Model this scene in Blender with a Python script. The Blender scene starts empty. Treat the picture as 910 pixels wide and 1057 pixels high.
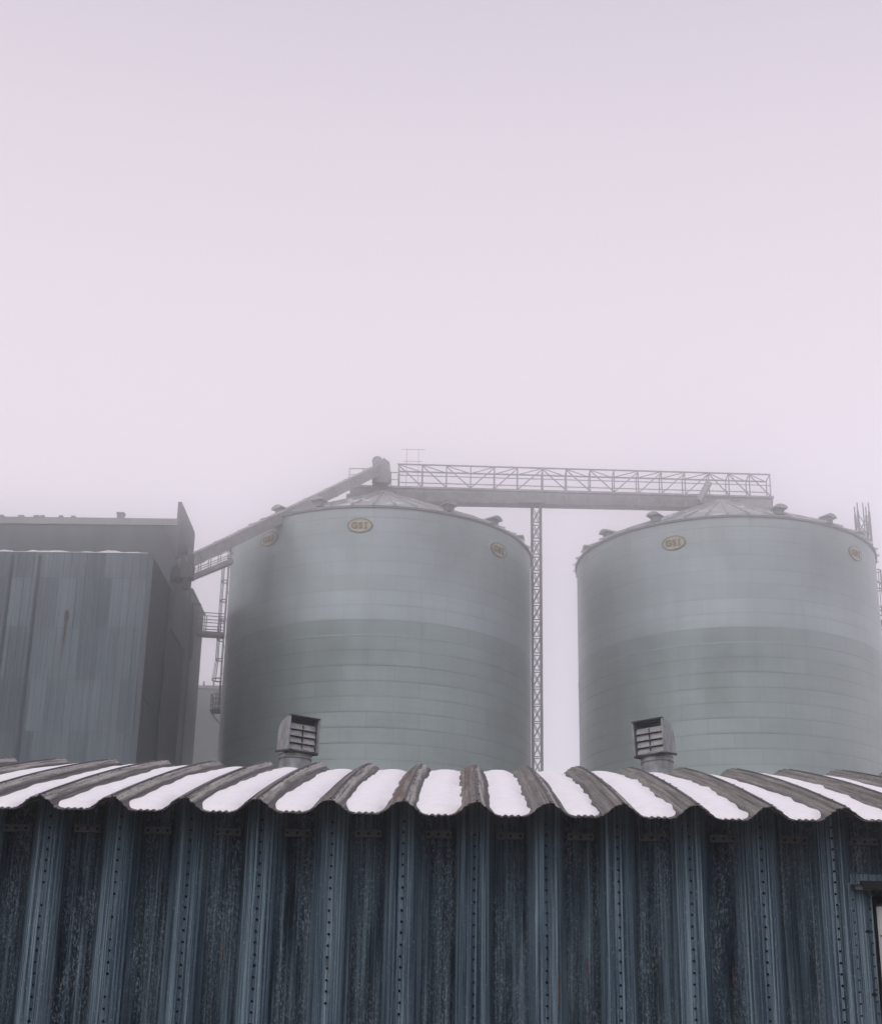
import bpy, math, random
from mathutils import Vector, Matrix
random.seed(7)
R = math.radians
scene = bpy.context.scene
col = scene.collection
UP = Vector((0, 0, 1))

# ------------------------------------------------------------------ helpers
class MB:
    """collects geometry for ONE mesh object"""
    def __init__(self):
        self.v = []; self.f = []; self.m = []; self.uv = {}; self.sm = []
    def face(self, idx, mat=0, uv=None, smooth=False):
        self.f.append(idx); self.m.append(mat); self.sm.append(smooth)
        if uv: self.uv[len(self.f) - 1] = uv
    def add(self, pts, faces, mat=0, smooth=False):
        o = len(self.v); self.v += [tuple(p) for p in pts]
        for f in faces: self.face([i + o for i in f], mat, None, smooth)
    def box(self, c, s, mat=0, M=None):
        x, y, z = s[0] / 2, s[1] / 2, s[2] / 2
        P = [Vector(p) for p in ((-x,-y,-z),(x,-y,-z),(x,y,-z),(-x,y,-z),(-x,-y,z),(x,-y,z),(x,y,z),(-x,y,z))]
        c = Vector(c)
        P = [(M @ p if M else p) + c for p in P]
        self.add(P, [(0,3,2,1),(4,5,6,7),(0,1,5,4),(1,2,6,5),(2,3,7,6),(3,0,4,7)], mat)
        return self
    def frame(self, a, b):
        a = Vector(a); b = Vector(b); d = (b - a).normalized()
        s = d.cross(UP)
        if s.length < 1e-4: s = Vector((1, 0, 0))
        s.normalize(); u = s.cross(d).normalized()
        return a, b, s, u
    def bar(self, a, b, w, h=None, mat=0):
        h = h or w
        a, b, s, u = self.frame(a, b)
        P = [p + s * (i * w / 2) + u * (j * h / 2) for p in (a, b) for i, j in ((-1,-1),(1,-1),(1,1),(-1,1))]
        self.add(P, [(0,1,2,3),(7,6,5,4),(0,4,5,1),(1,5,6,2),(2,6,7,3),(3,7,4,0)], mat)
        return self
    def tube(self, a, b, r, n=8, r2=None, mat=0, caps=True):
        a, b, s, u = self.frame(a, b); r2 = r if r2 is None else r2
        P = []
        for p, rr in ((a, r), (b, r2)):
            for k in range(n):
                t = 2 * math.pi * k / n
                P.append(p + s * (rr * math.cos(t)) + u * (rr * math.sin(t)))
        F = [(k, (k + 1) % n, n + (k + 1) % n, n + k) for k in range(n)]
        o = len(self.v)
        self.add(P, F, mat, True)
        if caps:
            self.face([o + k for k in range(n)][::-1], mat); self.face([o + n + k for k in range(n)], mat)
        return self
    def prism(self, poly, axis, a, b, mat=0, smooth=False):
        """extrude a polygon: axis 'x': poly=(y,z)"""
        n = len(poly)
        def pt(p, t):
            return (t, p[0], p[1]) if axis == 'x' else ((p[0], t, p[1]) if axis == 'y' else (p[0], p[1], t))
        P = [pt(p, a) for p in poly] + [pt(p, b) for p in poly]
        o = len(self.v)
        self.add(P, [(k, (k + 1) % n, n + (k + 1) % n, n + k) for k in range(n)], mat, smooth)
        self.face([o + k for k in range(n)][::-1], mat); self.face([o + n + k for k in range(n)], mat)
        return self
    def build(self, name, mats, parent=None, loc=None):
        used = sorted({i for f in self.f for i in f})
        if len(used) < len(self.v):
            ix = {o: k for k, o in enumerate(used)}
            self.v = [self.v[o] for o in used]; self.f = [[ix[i] for i in f] for f in self.f]
        me = bpy.data.meshes.new(name)
        me.from_pydata(self.v, [], self.f)
        for m in (mats if isinstance(mats, (list, tuple)) else [mats]): me.materials.append(m)
        me.polygons.foreach_set('material_index', self.m)
        me.polygons.foreach_set('use_smooth', self.sm)
        if self.uv:
            l = me.uv_layers.new(name='UVMap')
            for i, uvs in self.uv.items():
                for li, uv in zip(me.polygons[i].loop_indices, uvs): l.data[li].uv = uv
        me.update()
        o = bpy.data.objects.new(name, me); col.objects.link(o)
        if loc: o.location = loc
        if parent: o.parent = parent
        return o

def tag(o, label=None, cat=None, group=None, kind=None):
    if label: o['label'] = label
    if cat: o['category'] = cat
    if group: o['group'] = group
    if kind: o['kind'] = kind
    return o
def empty(name, loc, label, cat, group=None):
    o = bpy.data.objects.new(name, None); o.location = loc; o.empty_display_size = .3
    col.objects.link(o); return tag(o, label, cat, group)

# ------------------------------------------------------------------ materials
class NT:
    def __init__(self, name):
        self.mat = bpy.data.materials.new(name); self.mat.use_nodes = True
        self.t = self.mat.node_tree; self.t.nodes.clear()
        self.out = self.n('ShaderNodeOutputMaterial'); self.b = self.n('ShaderNodeBsdfPrincipled')
        self.t.links.new(self.b.outputs[0], self.out.inputs[0])
    def n(self, typ, **kw):
        x = self.t.nodes.new(typ)
        for k, v in kw.items(): setattr(x, k, v)
        return x
    def L(self, a, b): self.t.links.new(a, b)
    def obj(self, scale=(1, 1, 1), kind='Object'):
        tc = self.n('ShaderNodeTexCoord'); m = self.n('ShaderNodeMapping'); m.inputs['Scale'].default_value = scale
        self.L(tc.outputs[kind], m.inputs[0]); return m.outputs[0]
    def noise(self, vec, scale, detail=4, rough=.55):
        x = self.n('ShaderNodeTexNoise'); x.inputs['Scale'].default_value = scale
        x.inputs['Detail'].default_value = detail; x.inputs['Roughness'].default_value = rough
        self.L(vec, x.inputs['Vector']); return x.outputs['Fac']
    def ramp(self, fac, stops, interp='LINEAR'):
        x = self.n('ShaderNodeValToRGB'); x.color_ramp.interpolation = interp
        e = x.color_ramp.elements
        while len(e) < len(stops): e.new(.5)
        for k, (p, c) in enumerate(stops):
            e[k].position = p
            e[k].color = (c, c, c, 1) if isinstance(c, (int, float)) else (*c, 1)
        self.L(fac, x.inputs[0]); return x.outputs[0]
    def mix(self, fac, a, b, mode='MIX'):
        x = self.n('ShaderNodeMix', data_type='RGBA', blend_type=mode)
        for sock, v in ((x.inputs[0], fac), (x.inputs[6], a), (x.inputs[7], b)):
            if isinstance(v, (int, float)): sock.default_value = v
            elif isinstance(v, tuple): sock.default_value = (*v, 1)
            else: self.L(v, sock)
        return x.outputs[2]
    def math(self, op, a, b=0.0):
        x = self.n('ShaderNodeMath', operation=op)
        for s, v in ((x.inputs[0], a), (x.inputs[1], b)):
            if isinstance(v, (int, float)): s.default_value = v
            else: self.L(v, s)
        return x.outputs[0]
    def bump(self, h, strength, dist=.01):
        x = self.n('ShaderNodeBump'); x.inputs['Strength'].default_value = strength; x.inputs['Distance'].default_value = dist
        self.L(h, x.inputs['Height']); self.L(x.outputs[0], self.b.inputs['Normal'])
    def set(self, base=None, rough=None, metal=None, spec=None):
        for k, v in (('Base Color', base), ('Roughness', rough), ('Metallic', metal), ('Specular IOR Level', spec)):
            if v is None: continue
            s = self.b.inputs[k]
            if isinstance(v, (int, float)): s.default_value = v
            elif isinstance(v, tuple): s.default_value = (*v, 1)
            else: self.L(v, s)
        return self.mat

def weathered(name, base, var=.35, rough=.6, metal=.0, scale=1.2, stretch=(1, 1, .15), dirt=(.03, .03, .03), dirt_amt=.35):
    m = NT(name)
    a = m.noise(m.obj(stretch), scale * 3, 6)
    b = m.noise(m.obj(), scale * .7, 3)
    lo = tuple(c * (1 - var) for c in base); hi = tuple(min(1, c * (1 + var)) for c in base)
    c = m.ramp(a, [(.3, lo), (.7, hi)])
    d = m.ramp(b, [(.5, 0), (.8, dirt_amt)])
    c = m.mix(d, c, dirt)
    return m.set(c, rough, metal)

def mat_shed_wall():
    m = NT('blue_galvanised_wall')
    streak = m.noise(m.obj((30, 30, .30)), 1.0, 8, .68)
    wide = m.noise(m.obj((5, 5, .22)), 1.0, 5, .6)
    speck = m.noise(m.obj((1, 1, .6)), 55, 3, .7)
    fine = m.noise(m.obj((95, 95, .6)), 1.0, 4, .65)
    base = m.ramp(streak, [(.34, (.012, .024, .038)), (.47, (.095, .140, .178)), (.60, (.20, .280, .330)), (.72, (.34, .43, .475))])
    base = m.mix(m.ramp(fine, [(.40, .85), (.55, 0)]), base, (.018, .036, .055))
    base = m.mix(m.ramp(speck, [(.58, 0), (.70, .35)]), base, (.34, .41, .45))
    # dirt washed down the valleys between the ribs (profile depth is stored in UV.x)
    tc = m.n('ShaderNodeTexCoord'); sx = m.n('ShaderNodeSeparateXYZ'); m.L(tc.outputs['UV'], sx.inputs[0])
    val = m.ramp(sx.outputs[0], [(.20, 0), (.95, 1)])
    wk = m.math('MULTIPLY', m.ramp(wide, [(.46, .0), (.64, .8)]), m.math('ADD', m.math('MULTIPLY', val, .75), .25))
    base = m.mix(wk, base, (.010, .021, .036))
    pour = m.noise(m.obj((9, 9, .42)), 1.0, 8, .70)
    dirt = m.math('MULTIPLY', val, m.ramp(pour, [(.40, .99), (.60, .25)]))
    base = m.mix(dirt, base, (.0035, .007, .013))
    chalk = m.math('MULTIPLY', val, m.ramp(m.noise(m.obj((1, 1, .5)), 70, 5, .8), [(.51, 0), (.60, .8)]))
    chalk = m.math('MULTIPLY', chalk, m.ramp(m.noise(m.obj((6, 6, 1.2)), 1.0, 4, .6), [(.40, .1), (.62, 1)]))
    base = m.mix(chalk, base, (.24, .30, .34))
    rust = m.math('MULTIPLY', m.ramp(m.noise(m.obj((9, 9, .9)), 1.0, 5, .7), [(.65, 0), (.69, .85)]),
                  m.ramp(m.noise(m.obj((1.1, 1.1, .7)), 1.0, 2), [(.52, 0), (.6, 1)]))
    base = m.mix(rust, base, (.09, .045, .025))
    m.bump(m.math('ADD', m.math('MULTIPLY', speck, .4), streak), .25, .004)
    return m.set(base, m.ramp(streak, [(.3, .9), (.7, .6)]), .0, .12)

def mat_roof(name, rusty=0.0):
    m = NT(name)
    a = m.noise(m.obj((26, .45, 3)), 1.0, 6, .65)
    b = m.noise(m.obj((1, 1, 1)), 5.5, 6, .65)
    c = m.ramp(a, [(.34, (.045, .04, .036)), (.47, (.14, .128, .116)), (.58, (.25, .235, .215)), (.68, (.46, .445, .43))])
    c = m.mix(m.ramp(b, [(.40, .75), (.55, 0)]), c, (.07, .062, .055))
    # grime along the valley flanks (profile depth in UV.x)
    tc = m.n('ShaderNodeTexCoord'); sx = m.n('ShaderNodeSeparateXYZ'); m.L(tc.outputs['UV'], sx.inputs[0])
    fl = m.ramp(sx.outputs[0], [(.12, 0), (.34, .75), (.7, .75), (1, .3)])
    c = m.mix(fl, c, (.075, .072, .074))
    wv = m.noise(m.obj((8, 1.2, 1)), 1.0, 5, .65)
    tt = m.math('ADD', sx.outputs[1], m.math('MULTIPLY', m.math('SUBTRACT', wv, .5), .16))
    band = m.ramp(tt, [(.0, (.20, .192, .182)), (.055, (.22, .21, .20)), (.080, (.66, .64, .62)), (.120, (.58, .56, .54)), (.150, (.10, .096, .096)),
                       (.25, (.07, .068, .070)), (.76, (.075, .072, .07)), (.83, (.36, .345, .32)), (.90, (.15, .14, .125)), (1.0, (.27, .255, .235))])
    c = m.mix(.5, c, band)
    ln = m.noise(m.obj((75, .5, 2)), 1.0, 4, .7)
    c = m.mix(m.ramp(ln, [(.36, .75), (.50, 0)]), c, (.045, .04, .038))
    c = m.mix(m.ramp(ln, [(.56, 0), (.70, .6)]), c, (.42, .40, .38))
    sp = m.noise(m.obj(), 38, 3, .6)
    c = m.mix(m.ramp(sp, [(.58, 0), (.64, .8)]), c, (.03, .024, .02))
    r = m.noise(m.obj((5, 1.1, 1)), 1.5, 6, .72)
    k = m.ramp(r, [(.62 - rusty * .13, 0), (.66 - rusty * .13, .6 + .3 * rusty)])
    if rusty:   # rust runs along one side of the seam only
        side = m.ramp(sx.outputs[1], [(.69, 0), (.73, 1)])
        k = m.math('MULTIPLY', k, side)
    rc = m.mix(m.noise(m.obj(), 30, 4), (.10, .052, .036), (.20, .115, .085))
    c = m.mix(k, c, rc)
    m.bump(m.math('ADD', b, m.math('MULTIPLY', ln, .8)), .6, .008)
    return m.set(c, .75, .0, .25)

def mat_snow():
    m = NT('snow')
    n = m.noise(m.obj(), 7, 6, .6); f = m.noise(m.obj(), 60, 3, .6)
    c = m.ramp(n, [(.3, (.83, .82, .85)), (.7, (.90, .89, .91))])
    m.bump(m.math('ADD', n, m.math('MULTIPLY', f, .25)), .35, .03)
    return m.set(c, .8, 0, .2)

def mat_silo(name, base, tint, seam=.42, stain=.5, line=.5):
    """horizontal courses of curved galvanised sheet: joints and sheet to sheet variation from a brick texture on the unrolled wall"""
    m = NT(name)
    tc = m.n('ShaderNodeTexCoord')
    br = m.n('ShaderNodeTexBrick'); m.L(tc.outputs['UV'], br.inputs['Vector'])
    lo = tuple(b * (1 - tint) for b in base); hi = tuple(b * (1 + tint) for b in base)
    br.inputs['Color1'].default_value = (*lo, 1); br.inputs['Color2'].default_value = (*hi, 1)
    br.inputs['Mortar'].default_value = (*(b * seam for b in base), 1)
    br.inputs['Scale'].default_value = 1; br.inputs['Mortar Size'].default_value = .022; br.inputs['Mortar Smooth'].default_value = .3
    br.inputs['Brick Width'].default_value = 3.36; br.inputs['Row Height'].default_value = 1.0; br.inputs['Bias'].default_value = 0
    def uvn(sx_, sy_, sc, d=5):
        mp = m.n('ShaderNodeMapping'); mp.inputs['Scale'].default_value = (sx_, sy_, 1); m.L(tc.outputs['UV'], mp.inputs[0])
        return m.noise(mp.outputs[0], sc, d, .6)
    st = uvn(.9, .10, 1.4, 6); pt = uvn(1, .8, .16); brk = uvn(.35, 1, .5, 3); hs = uvn(.10, 6.5, 1.0, 3)
    c = m.mix(m.ramp(st, [(.45, 0), (.8, .5)]), br.outputs['Color'], tuple(b * .62 for b in base))
    c = m.mix(m.ramp(pt, [(.50, 0), (.72, stain)]), c, tuple(b * .45 for b in base))
    c = m.mix(m.ramp(hs, [(.35, .22), (.65, 0)]), c, tuple(b * .6 for b in base))       # rolled corrugation, seen only as fine streaking
    # dirt held on the lap of each course, in broken runs
    sx = m.n('ShaderNodeSeparateXYZ'); m.L(tc.outputs['UV'], sx.inputs[0])
    fr = m.math('FRACT', sx.outputs[1]); lap = m.ramp(fr, [(0, 1), (.05, .25), (.16, 0), (.97, 0), (1, 1)])
    k = m.math('MULTIPLY', lap, m.ramp(brk, [(.40, .25 * line), (.60, line)]))
    c = m.mix(k, c, tuple(b * .25 for b in base))
    m.b.inputs['Anisotropic'].default_value = .7
    tg = m.n('ShaderNodeTangent', direction_type='RADIAL', axis='Z'); m.L(tg.outputs[0], m.b.inputs['Tangent'])
    rg = m.ramp(pt, [(.35, .36), (.7, .48)])
    return m.set(c, rg, .62, .4)

def mat_cladding():
    m = NT('old_sheet_cladding')
    tc = m.n('ShaderNodeTexCoord')
    br = m.n('ShaderNodeTexBrick'); m.L(tc.outputs['UV'], br.inputs['Vector'])
    br.inputs['Color1'].default_value = (.060, .083, .100, 1); br.inputs['Color2'].default_value = (.165, .208, .232, 1)
    br.inputs['Mortar'].default_value = (.09, .10, .115, 1)
    br.inputs['Scale'].default_value = 1; br.inputs['Mortar Size'].default_value = .027
    br.inputs['Brick Width'].default_value = 1.05; br.inputs['Row Height'].default_value = 3.1; br.inputs['Bias'].default_value = .1
    mp = m.n('ShaderNodeMapping'); mp.inputs['Scale'].default_value = (2.2, .05, 1); m.L(tc.outputs['UV'], mp.inputs[0])
    s = m.noise(mp.outputs[0], 1.2, 6, .65)
    c = m.mix(.12, br.outputs['Color'], (.15, .183, .205))
    c = m.mix(m.ramp(s, [(.5, 0), (.75, .5)]), c, (.055, .068, .082))
    return m.set(c, .6, .15, .4)

def flat(name, base, rough=.6, metal=0.0, spec=.4, var=.2, scale=6):
    m = NT(name); n = m.noise(m.obj(), scale, 4)
    c = m.ramp(n, [(.3, tuple(b * (1 - var) for b in base)), (.7, tuple(min(1, b * (1 + var)) for b in base))])
    return m.set(c, rough, metal, spec)

M = dict(
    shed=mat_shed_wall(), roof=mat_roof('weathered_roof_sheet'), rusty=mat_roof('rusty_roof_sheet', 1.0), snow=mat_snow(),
    bolt=flat('dark_bolt', (.002, .003, .004), .9, .0, .0), plate=weathered('grey_plate', (.085, .085, .095), .4, .6, .2, 8, (1, 1, 1)),
    vent=weathered('galvanised_vent', (.235, .248, .262), .4, .5, .2, 5, (1, 1, .4), (.05, .052, .056), .7),
    louver=weathered('louver_metal', (.33, .335, .345), .25, .5, .2, 8, (1, 1, 1), (.10, .09, .09), .6),
    black=flat('black_trim_and_shade', (.014, .015, .018), .7), hole=flat('deep_hole', (.004, .004, .005), .9),
    s_up=mat_silo('silo_sheet_upper', (.325, .382, .385), .05, .82, .5, .35), s_band=mat_silo('silo_sheet_new', (.360, .421, .430), .05, .80, .3, .45),
    s_low=mat_silo('silo_sheet_lower', (.280, .340, .335), .07, .62, .7, .95), s_lip=mat_silo('silo_sheet_lip', (.29, .35, .345), .03, 1, .2, .0),
    steel=weathered('grey_steel', (.20, .20, .21), .3, .55, .2, 2, (1, 1, 1)),
    galv=weathered('galvanised_steel', (.24, .24, .25), .3, .5, .3, 2, (1, 1, 1)),
    conv=weathered('conveyor_casing', (.29, .295, .30), .25, .55, .2, .8, (1, 1, 1), (.06, .06, .06), .4),
    dark=weathered('dark_steel', (.045, .046, .052), .3, .6, .2, 2, (1, 1, 1)),
    clad=mat_cladding(), bwall=weathered('grey_sheet_wall', (.022, .032, .040), .35, .6, .1, .35, (1, 1, .1), (.05, .05, .055), .4),
    upper=weathered('upper_sheet_wall', (.085, .105, .118), .3, .6, .1, .35, (1, 1, .1), (.05, .055, .06), .4),
    pale=weathered('pale_wall', (.26, .28, .28), .12, .7, 0, .3, (1, 1, .2)),
    cream=flat('cream_enamel', (.45, .40, .23), .4, 0, .5, .1), letter=flat('dark_brown_enamel', (.11, .08, .05), .45, 0, .5, .1),
    door=weathered('white_door_paint', (.60, .62, .60), .1, .5, 0, 3, (1, 1, .4), (.3, .3, .28), .4),
    rust=flat('rust', (.085, .048, .036), .8, 0, .2, .5, 20), bright=flat('bright_strip', (.75, .75, .76), .3, .6),
)

def mat_cone():
    m = NT('silo_roof_sheet')
    n = m.noise(m.obj(), .55, 6, .65)
    c = m.ramp(m.noise(m.obj(), 2.0, 4), [(.3, (.34, .345, .355)), (.7, (.46, .465, .475))])
    c = m.mix(m.ramp(n, [(.55, 0), (.64, .9)]), c, (.82, .81, .83))
    return m.set(c, .55, .2, .4)
M['cone'] = mat_cone()
def mat_ground():
    m = NT('wet_gravel_yard')
    a = m.noise(m.obj(), .05, 6, .6); b = m.noise(m.obj(), 5, 6, .7)
    c = m.ramp(b, [(.3, (.035, .034, .034)), (.7, (.085, .08, .076))])
    c = m.mix(m.ramp(a, [(.64, 0), (.70, 1)]), c, (.78, .78, .80))
    m.bump(b, .5, .03)
    return m.set(c, .8, 0, .3)
M['ground'] = mat_ground()

# ------------------------------------------------------------------ ground
g = MB(); g.add([(-235,-235,0),(235,-235,0),(235,235,0),(-235,235,0)], [(0,1,2,3)])
tag(g.build('ground', M['ground']), kind='structure')

# ------------------------------------------------------------------ shed
PW = .61; X0 = -3.570; I0, I1 = -7, 19
Y_EAVE = 13.07; Z_EAVE = 4.038; Y_RIDGE = 18.42; Y_WALL = 13.56
AMP = .108
def roof_z(y):
    t = min(y, Y_RIDGE) - Y_EAVE
    return Z_EAVE + .303 * t - .00640 * t * t - .25 * max(0., y - Y_RIDGE)
def sstep(t): t = max(0., min(1., t)); return t * t * (3 - 2 * t)
def prof(u):
    """height of the sheet below its crest, u = distance across from a crest"""
    a = abs(u); t_ = max(0., min(1., (a - .028) / .165)); s = .55 * sstep(t_) + .45 * t_
    return -AMP * s + .0022 * math.cos(2 * math.pi * u / .047)
def wprof(u):
    a = abs(u)
    fl = .0016 * math.cos(2 * math.pi * u / .024)
    if a < .092: return fl
    if a < .185: return -AMP * (.3 * (a - .092) / .093 + .7 * sstep((a - .092) / .093)) + fl
    return -AMP + 1.8 * fl
def crest(i): return X0 + PW * i

SHED_W = (I1 - I0) * PW
shed = empty('corrugated_shed', (crest(6), 20, 0), 'long dark blue corrugated metal shed with snow streaked arched roof in the foreground', 'shed')
SL = shed.location.copy()
def sp(p): return (p[0] - SL.x, p[1] - SL.y, p[2] - SL.z)
def part(mb, name, mats, parent=shed, off=None):
    """mesh given in world coordinates, parented under a thing (or under a part sitting at the thing's origin)"""
    base = off if off is not None else SL
    mb.v = [(v[0] - base.x, v[1] - base.y, v[2] - base.z) for v in mb.v]
    return mb.build(name, mats, parent)

NU = 52
us = [PW * k / NU for k in range(NU + 1)]
def uprof(u): return prof(u if u < PW / 2 else PW - u)
def uwall(u): return wprof(u if u < PW / 2 else PW - u)
ru = sorted(set([round(u, 5) for u in us] + [.0535, .0545, .0975, .0985, .1035, .1045, PW - .0985, PW - .0975, PW - .0925, PW - .0915, PW - .0625, PW - .0615, PW - .0565, PW - .0555]))
wu = sorted(set([round(PW * k / 100, 5) for k in range(101)] + [.0915, .0925, PW - .0915, PW - .0925])); NW = len(wu) - 1
DOOR_X = 3.44; FLAT_X0 = 3.275; FLAT_Z = 3.50

def hexbolt(mb, x, y, z, r=.0112, d=.008, mat=1):
    n = 6; P = [(x + r * math.cos(k * math.pi / 3), y, z + r * math.sin(k * math.pi / 3)) for k in range(n)]
    Q = [(p[0], y - d, p[2]) for p in P]
    mb.add(P + Q, [(k, (k + 1) % n, n + (k + 1) % n, n + k) for k in range(n)] + [tuple(range(n, 2 * n))], mat)

rows = list(range(0, 20))
for i in range(I0, I1):
    # ---- wall panel, lapped and bolted on the rib
    mb = MB(); rnd = random.Random(100 + i)
    yoff = rnd.uniform(-.002, .002)
    zs = [0.0, 1.2, 2.0, 2.4, 2.8, 3.1, FLAT_Z, 3.7, 99]
    grid = []
    for z in zs:
        row = []
        for u in wu:
            x = crest(i) + u; h = uwall(u)
            y = Y_WALL - h + yoff + .003 * math.sin(1.7 * z + i * 2.1) * (0.3 + abs(h) / AMP)
            zz = z if z < 90 else roof_z(Y_WALL) + uprof(u) - .012
            if z < 90 and z > 3.65: zz = 3.72
            row.append(len(mb.v)); mb.v.append((x, y, zz))
        grid.append(row)
    for a in range(len(zs) - 1):
        for k in range(NW):
            xm = crest(i) + (wu[k] + wu[k + 1]) / 2
            if xm > FLAT_X0 and xm < 6.2 and zs[a + 1] <= FLAT_Z + .01: continue     # door bay
            d0 = min(1, max(0, -uwall(wu[k]) / AMP)); d1 = min(1, max(0, -uwall(wu[k + 1]) / AMP))
            t0, t1 = wu[k] / PW, wu[k + 1] / PW
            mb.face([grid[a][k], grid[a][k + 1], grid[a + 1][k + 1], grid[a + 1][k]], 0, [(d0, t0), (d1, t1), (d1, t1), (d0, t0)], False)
    # lap edge of the neighbouring sheet beside the bolts
    if not (FLAT_X0 < crest(i) < 6.2):
        mb.box((crest(i) + .034, Y_WALL - .004, 2.02), (.004, .006, 4.02 - .02), 0)
        z = 4.02 - .05 - rnd.uniform(0, .03)
        while z > .1:
            if rnd.random() > .03: hexbolt(mb, crest(i) + rnd.uniform(-.003, .003), Y_WALL + .001, z + rnd.uniform(-.004, .004))
            if rnd.random() < .035:
                w_ = rnd.uniform(.004, .008); l_ = rnd.uniform(.05, .16); x_ = crest(i) + rnd.uniform(-.006, .006)
                mb.add([(x_ - w_, Y_WALL - .0045, z - .012), (x_ + w_, Y_WALL - .0045, z - .012), (x_ + w_ * .3, Y_WALL - .0045, z - l_), (x_ - w_ * .3, Y_WALL - .0045, z - l_)], [(0, 3, 2, 1)], 2)
            z -= .0935
    for (xr, zr, wr, lr) in ((1.045, 2.86, .010, .26), (1.05, 3.32, .008, .20), (.80, 2.72, .014, .32), (1.06, 2.45, .008, .2), (-2.02, 2.95, .010, .16), (-3.44, 2.55, .012, .2), (2.26, 2.8, .010, .18), (-.36, 3.3, .006, .14)):
        if crest(i) <= xr < crest(i) + PW:
            yw = Y_WALL - uwall(xr - crest(i)) - .0065; pz = []
            for q in range(7):
                f = q / 6; pz.append((xr + .004 * math.sin(q * 2.3 + i), zr - lr * f, wr * (.35 + .65 * math.sin(math.pi * min(1, f + .15))) * .5))
            for (xa1, za1, wa1), (xb1, zb1, wb1) in zip(pz, pz[1:]):
                mb.add([(xa1 - wa1, yw, za1), (xa1 + wa1, yw, za1), (xb1 + wb1, yw, zb1), (xb1 - wb1, yw, zb1)], [(0, 3, 2, 1)], 2)
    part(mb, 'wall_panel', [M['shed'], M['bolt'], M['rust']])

    # ---- roof panel, crest to crest, over the arch
    mb = MB(); ny = 46; grid = []
    us_, NU_ = us, NU; us = ru; NU = len(ru) - 1
    ragged = [rnd.uniform(-.012, .012) - (.03 if rnd.random() < .06 else 0) for _ in us]
    ys_ = [Y_EAVE + (Y_RIDGE - Y_EAVE) * k / 32 for k in range(33)] + [Y_RIDGE + (Y_RIDGE - Y_EAVE) * k / 12 for k in range(1, 13)]
    ny = len(ys_) - 1
    for j, y in enumerate(ys_):
        row = []
        for k, u in enumerate(us):
            yy = y + (ragged[k] + .012 * math.sin(u * 21 + i)) * (1 if j == 0 else 0)
            h = uprof(u)
            if u < .054: h += .008
            if .098 < u < .104 or PW - .098 < u < PW - .092 or PW - .062 < u < PW - .056: h += .006
            if .2 < u < PW - .2: h += .008 * math.cos(2 * math.pi * (u - PW / 2) / .052)
            zz = roof_z(yy) + h + .004 * math.sin(2.3 * yy + 1.7 * i) * (h / AMP)
            row.append(len(mb.v)); mb.v.append((crest(i) + u, yy, zz))
        grid.append(row)
    for j in range(ny):
        for k in range(NU):
            d0 = min(1, -uprof(us[k]) / AMP); d1 = min(1, -uprof(us[k + 1]) / AMP)
            t0, t1 = us[k] / PW, us[k + 1] / PW
            mb.face([grid[j][k], grid[j][k + 1], grid[j + 1][k + 1], grid[j + 1][k]], 0, [(d0, t0), (d1, t1), (d1, t1), (d0, t0)], False)
    yb_ = Y_EAVE + .06 + rnd.uniform(0, .05)
    while yb_ < Y_RIDGE:
        xb_ = crest(i) + .036 + rnd.uniform(-.004, .004)
        if rnd.random() > .3: mb.box((xb_, yb_, roof_z(yb_) + prof(.036) + .010), (.014, .014, .010), 1)
        yb_ += .46
    us, NU = us_, NU_
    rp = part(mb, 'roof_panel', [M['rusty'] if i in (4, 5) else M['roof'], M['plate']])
    if i in (4, 5): rp['label'] = 'roof sheet with red rust along its crest'
    so = rp.modifiers.new('thickness', 'SOLIDIFY'); so.thickness = .007; so.offset = 0
    # seam strip folded along the crest
    mb = MB(); yy = Y_EAVE + .01; pts = []
    while yy < Y_RIDGE:
        pts.append((crest(i) + .012 + .002 * math.sin(yy * 5 + i), yy, roof_z(yy) + .012)); yy += .5
    for a, b in zip(pts, pts[1:]): mb.bar(a, b, .016, .018)
    part(mb, 'seam_strip', M['dark'])

# eave brackets (small plates bolted in the wall valleys under the eave)
for i in range(I0, I1):
    rnd = random.Random(500 + i); x = crest(i) + PW / 2 + rnd.uniform(-.01, .01); z = 3.862 + rnd.uniform(-.006, .006); y = Y_WALL + AMP - .012
    mb = MB(); mb.box((x, y, z), (.225, .016, .062)); mb.box((x, y - .018, z + .025), (.225, .02, .012)); mb.box((x, y - .018, z - .026), (.225, .02, .010))
    for dx in (-.085, 0, .085): hexbolt(mb, x + dx, y - .008, z, .011, .014)
    part(mb, 'eave_bracket', [M['plate'], M['bolt']])

# far walls of the shed
xa, xb = crest(I0), crest(I1); yb = 2 * Y_RIDGE - Y_EAVE - .3
for x, s in ((xa, -1), (xb, 1)):
    mb = MB(); n = 24; poly = [(Y_WALL + .05, 0), (yb, 0)]
    poly += [(yb + (Y_WALL + .05 - yb) * k / n, roof_z(yb + (Y_WALL + .05 - yb) * k / n) - .14) for k in range(n + 1)]
    mb.prism(poly, 'x', x - s * .12, x - s * .06)
    part(mb, 'end_wall', M['shed'])
mb = MB(); mb.box(((xa + xb) / 2, yb, roof_z(yb) / 2 - .07), (xb - xa, .06, roof_z(yb) - .14)); part(mb, 'rear_wall', M['shed'])

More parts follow.
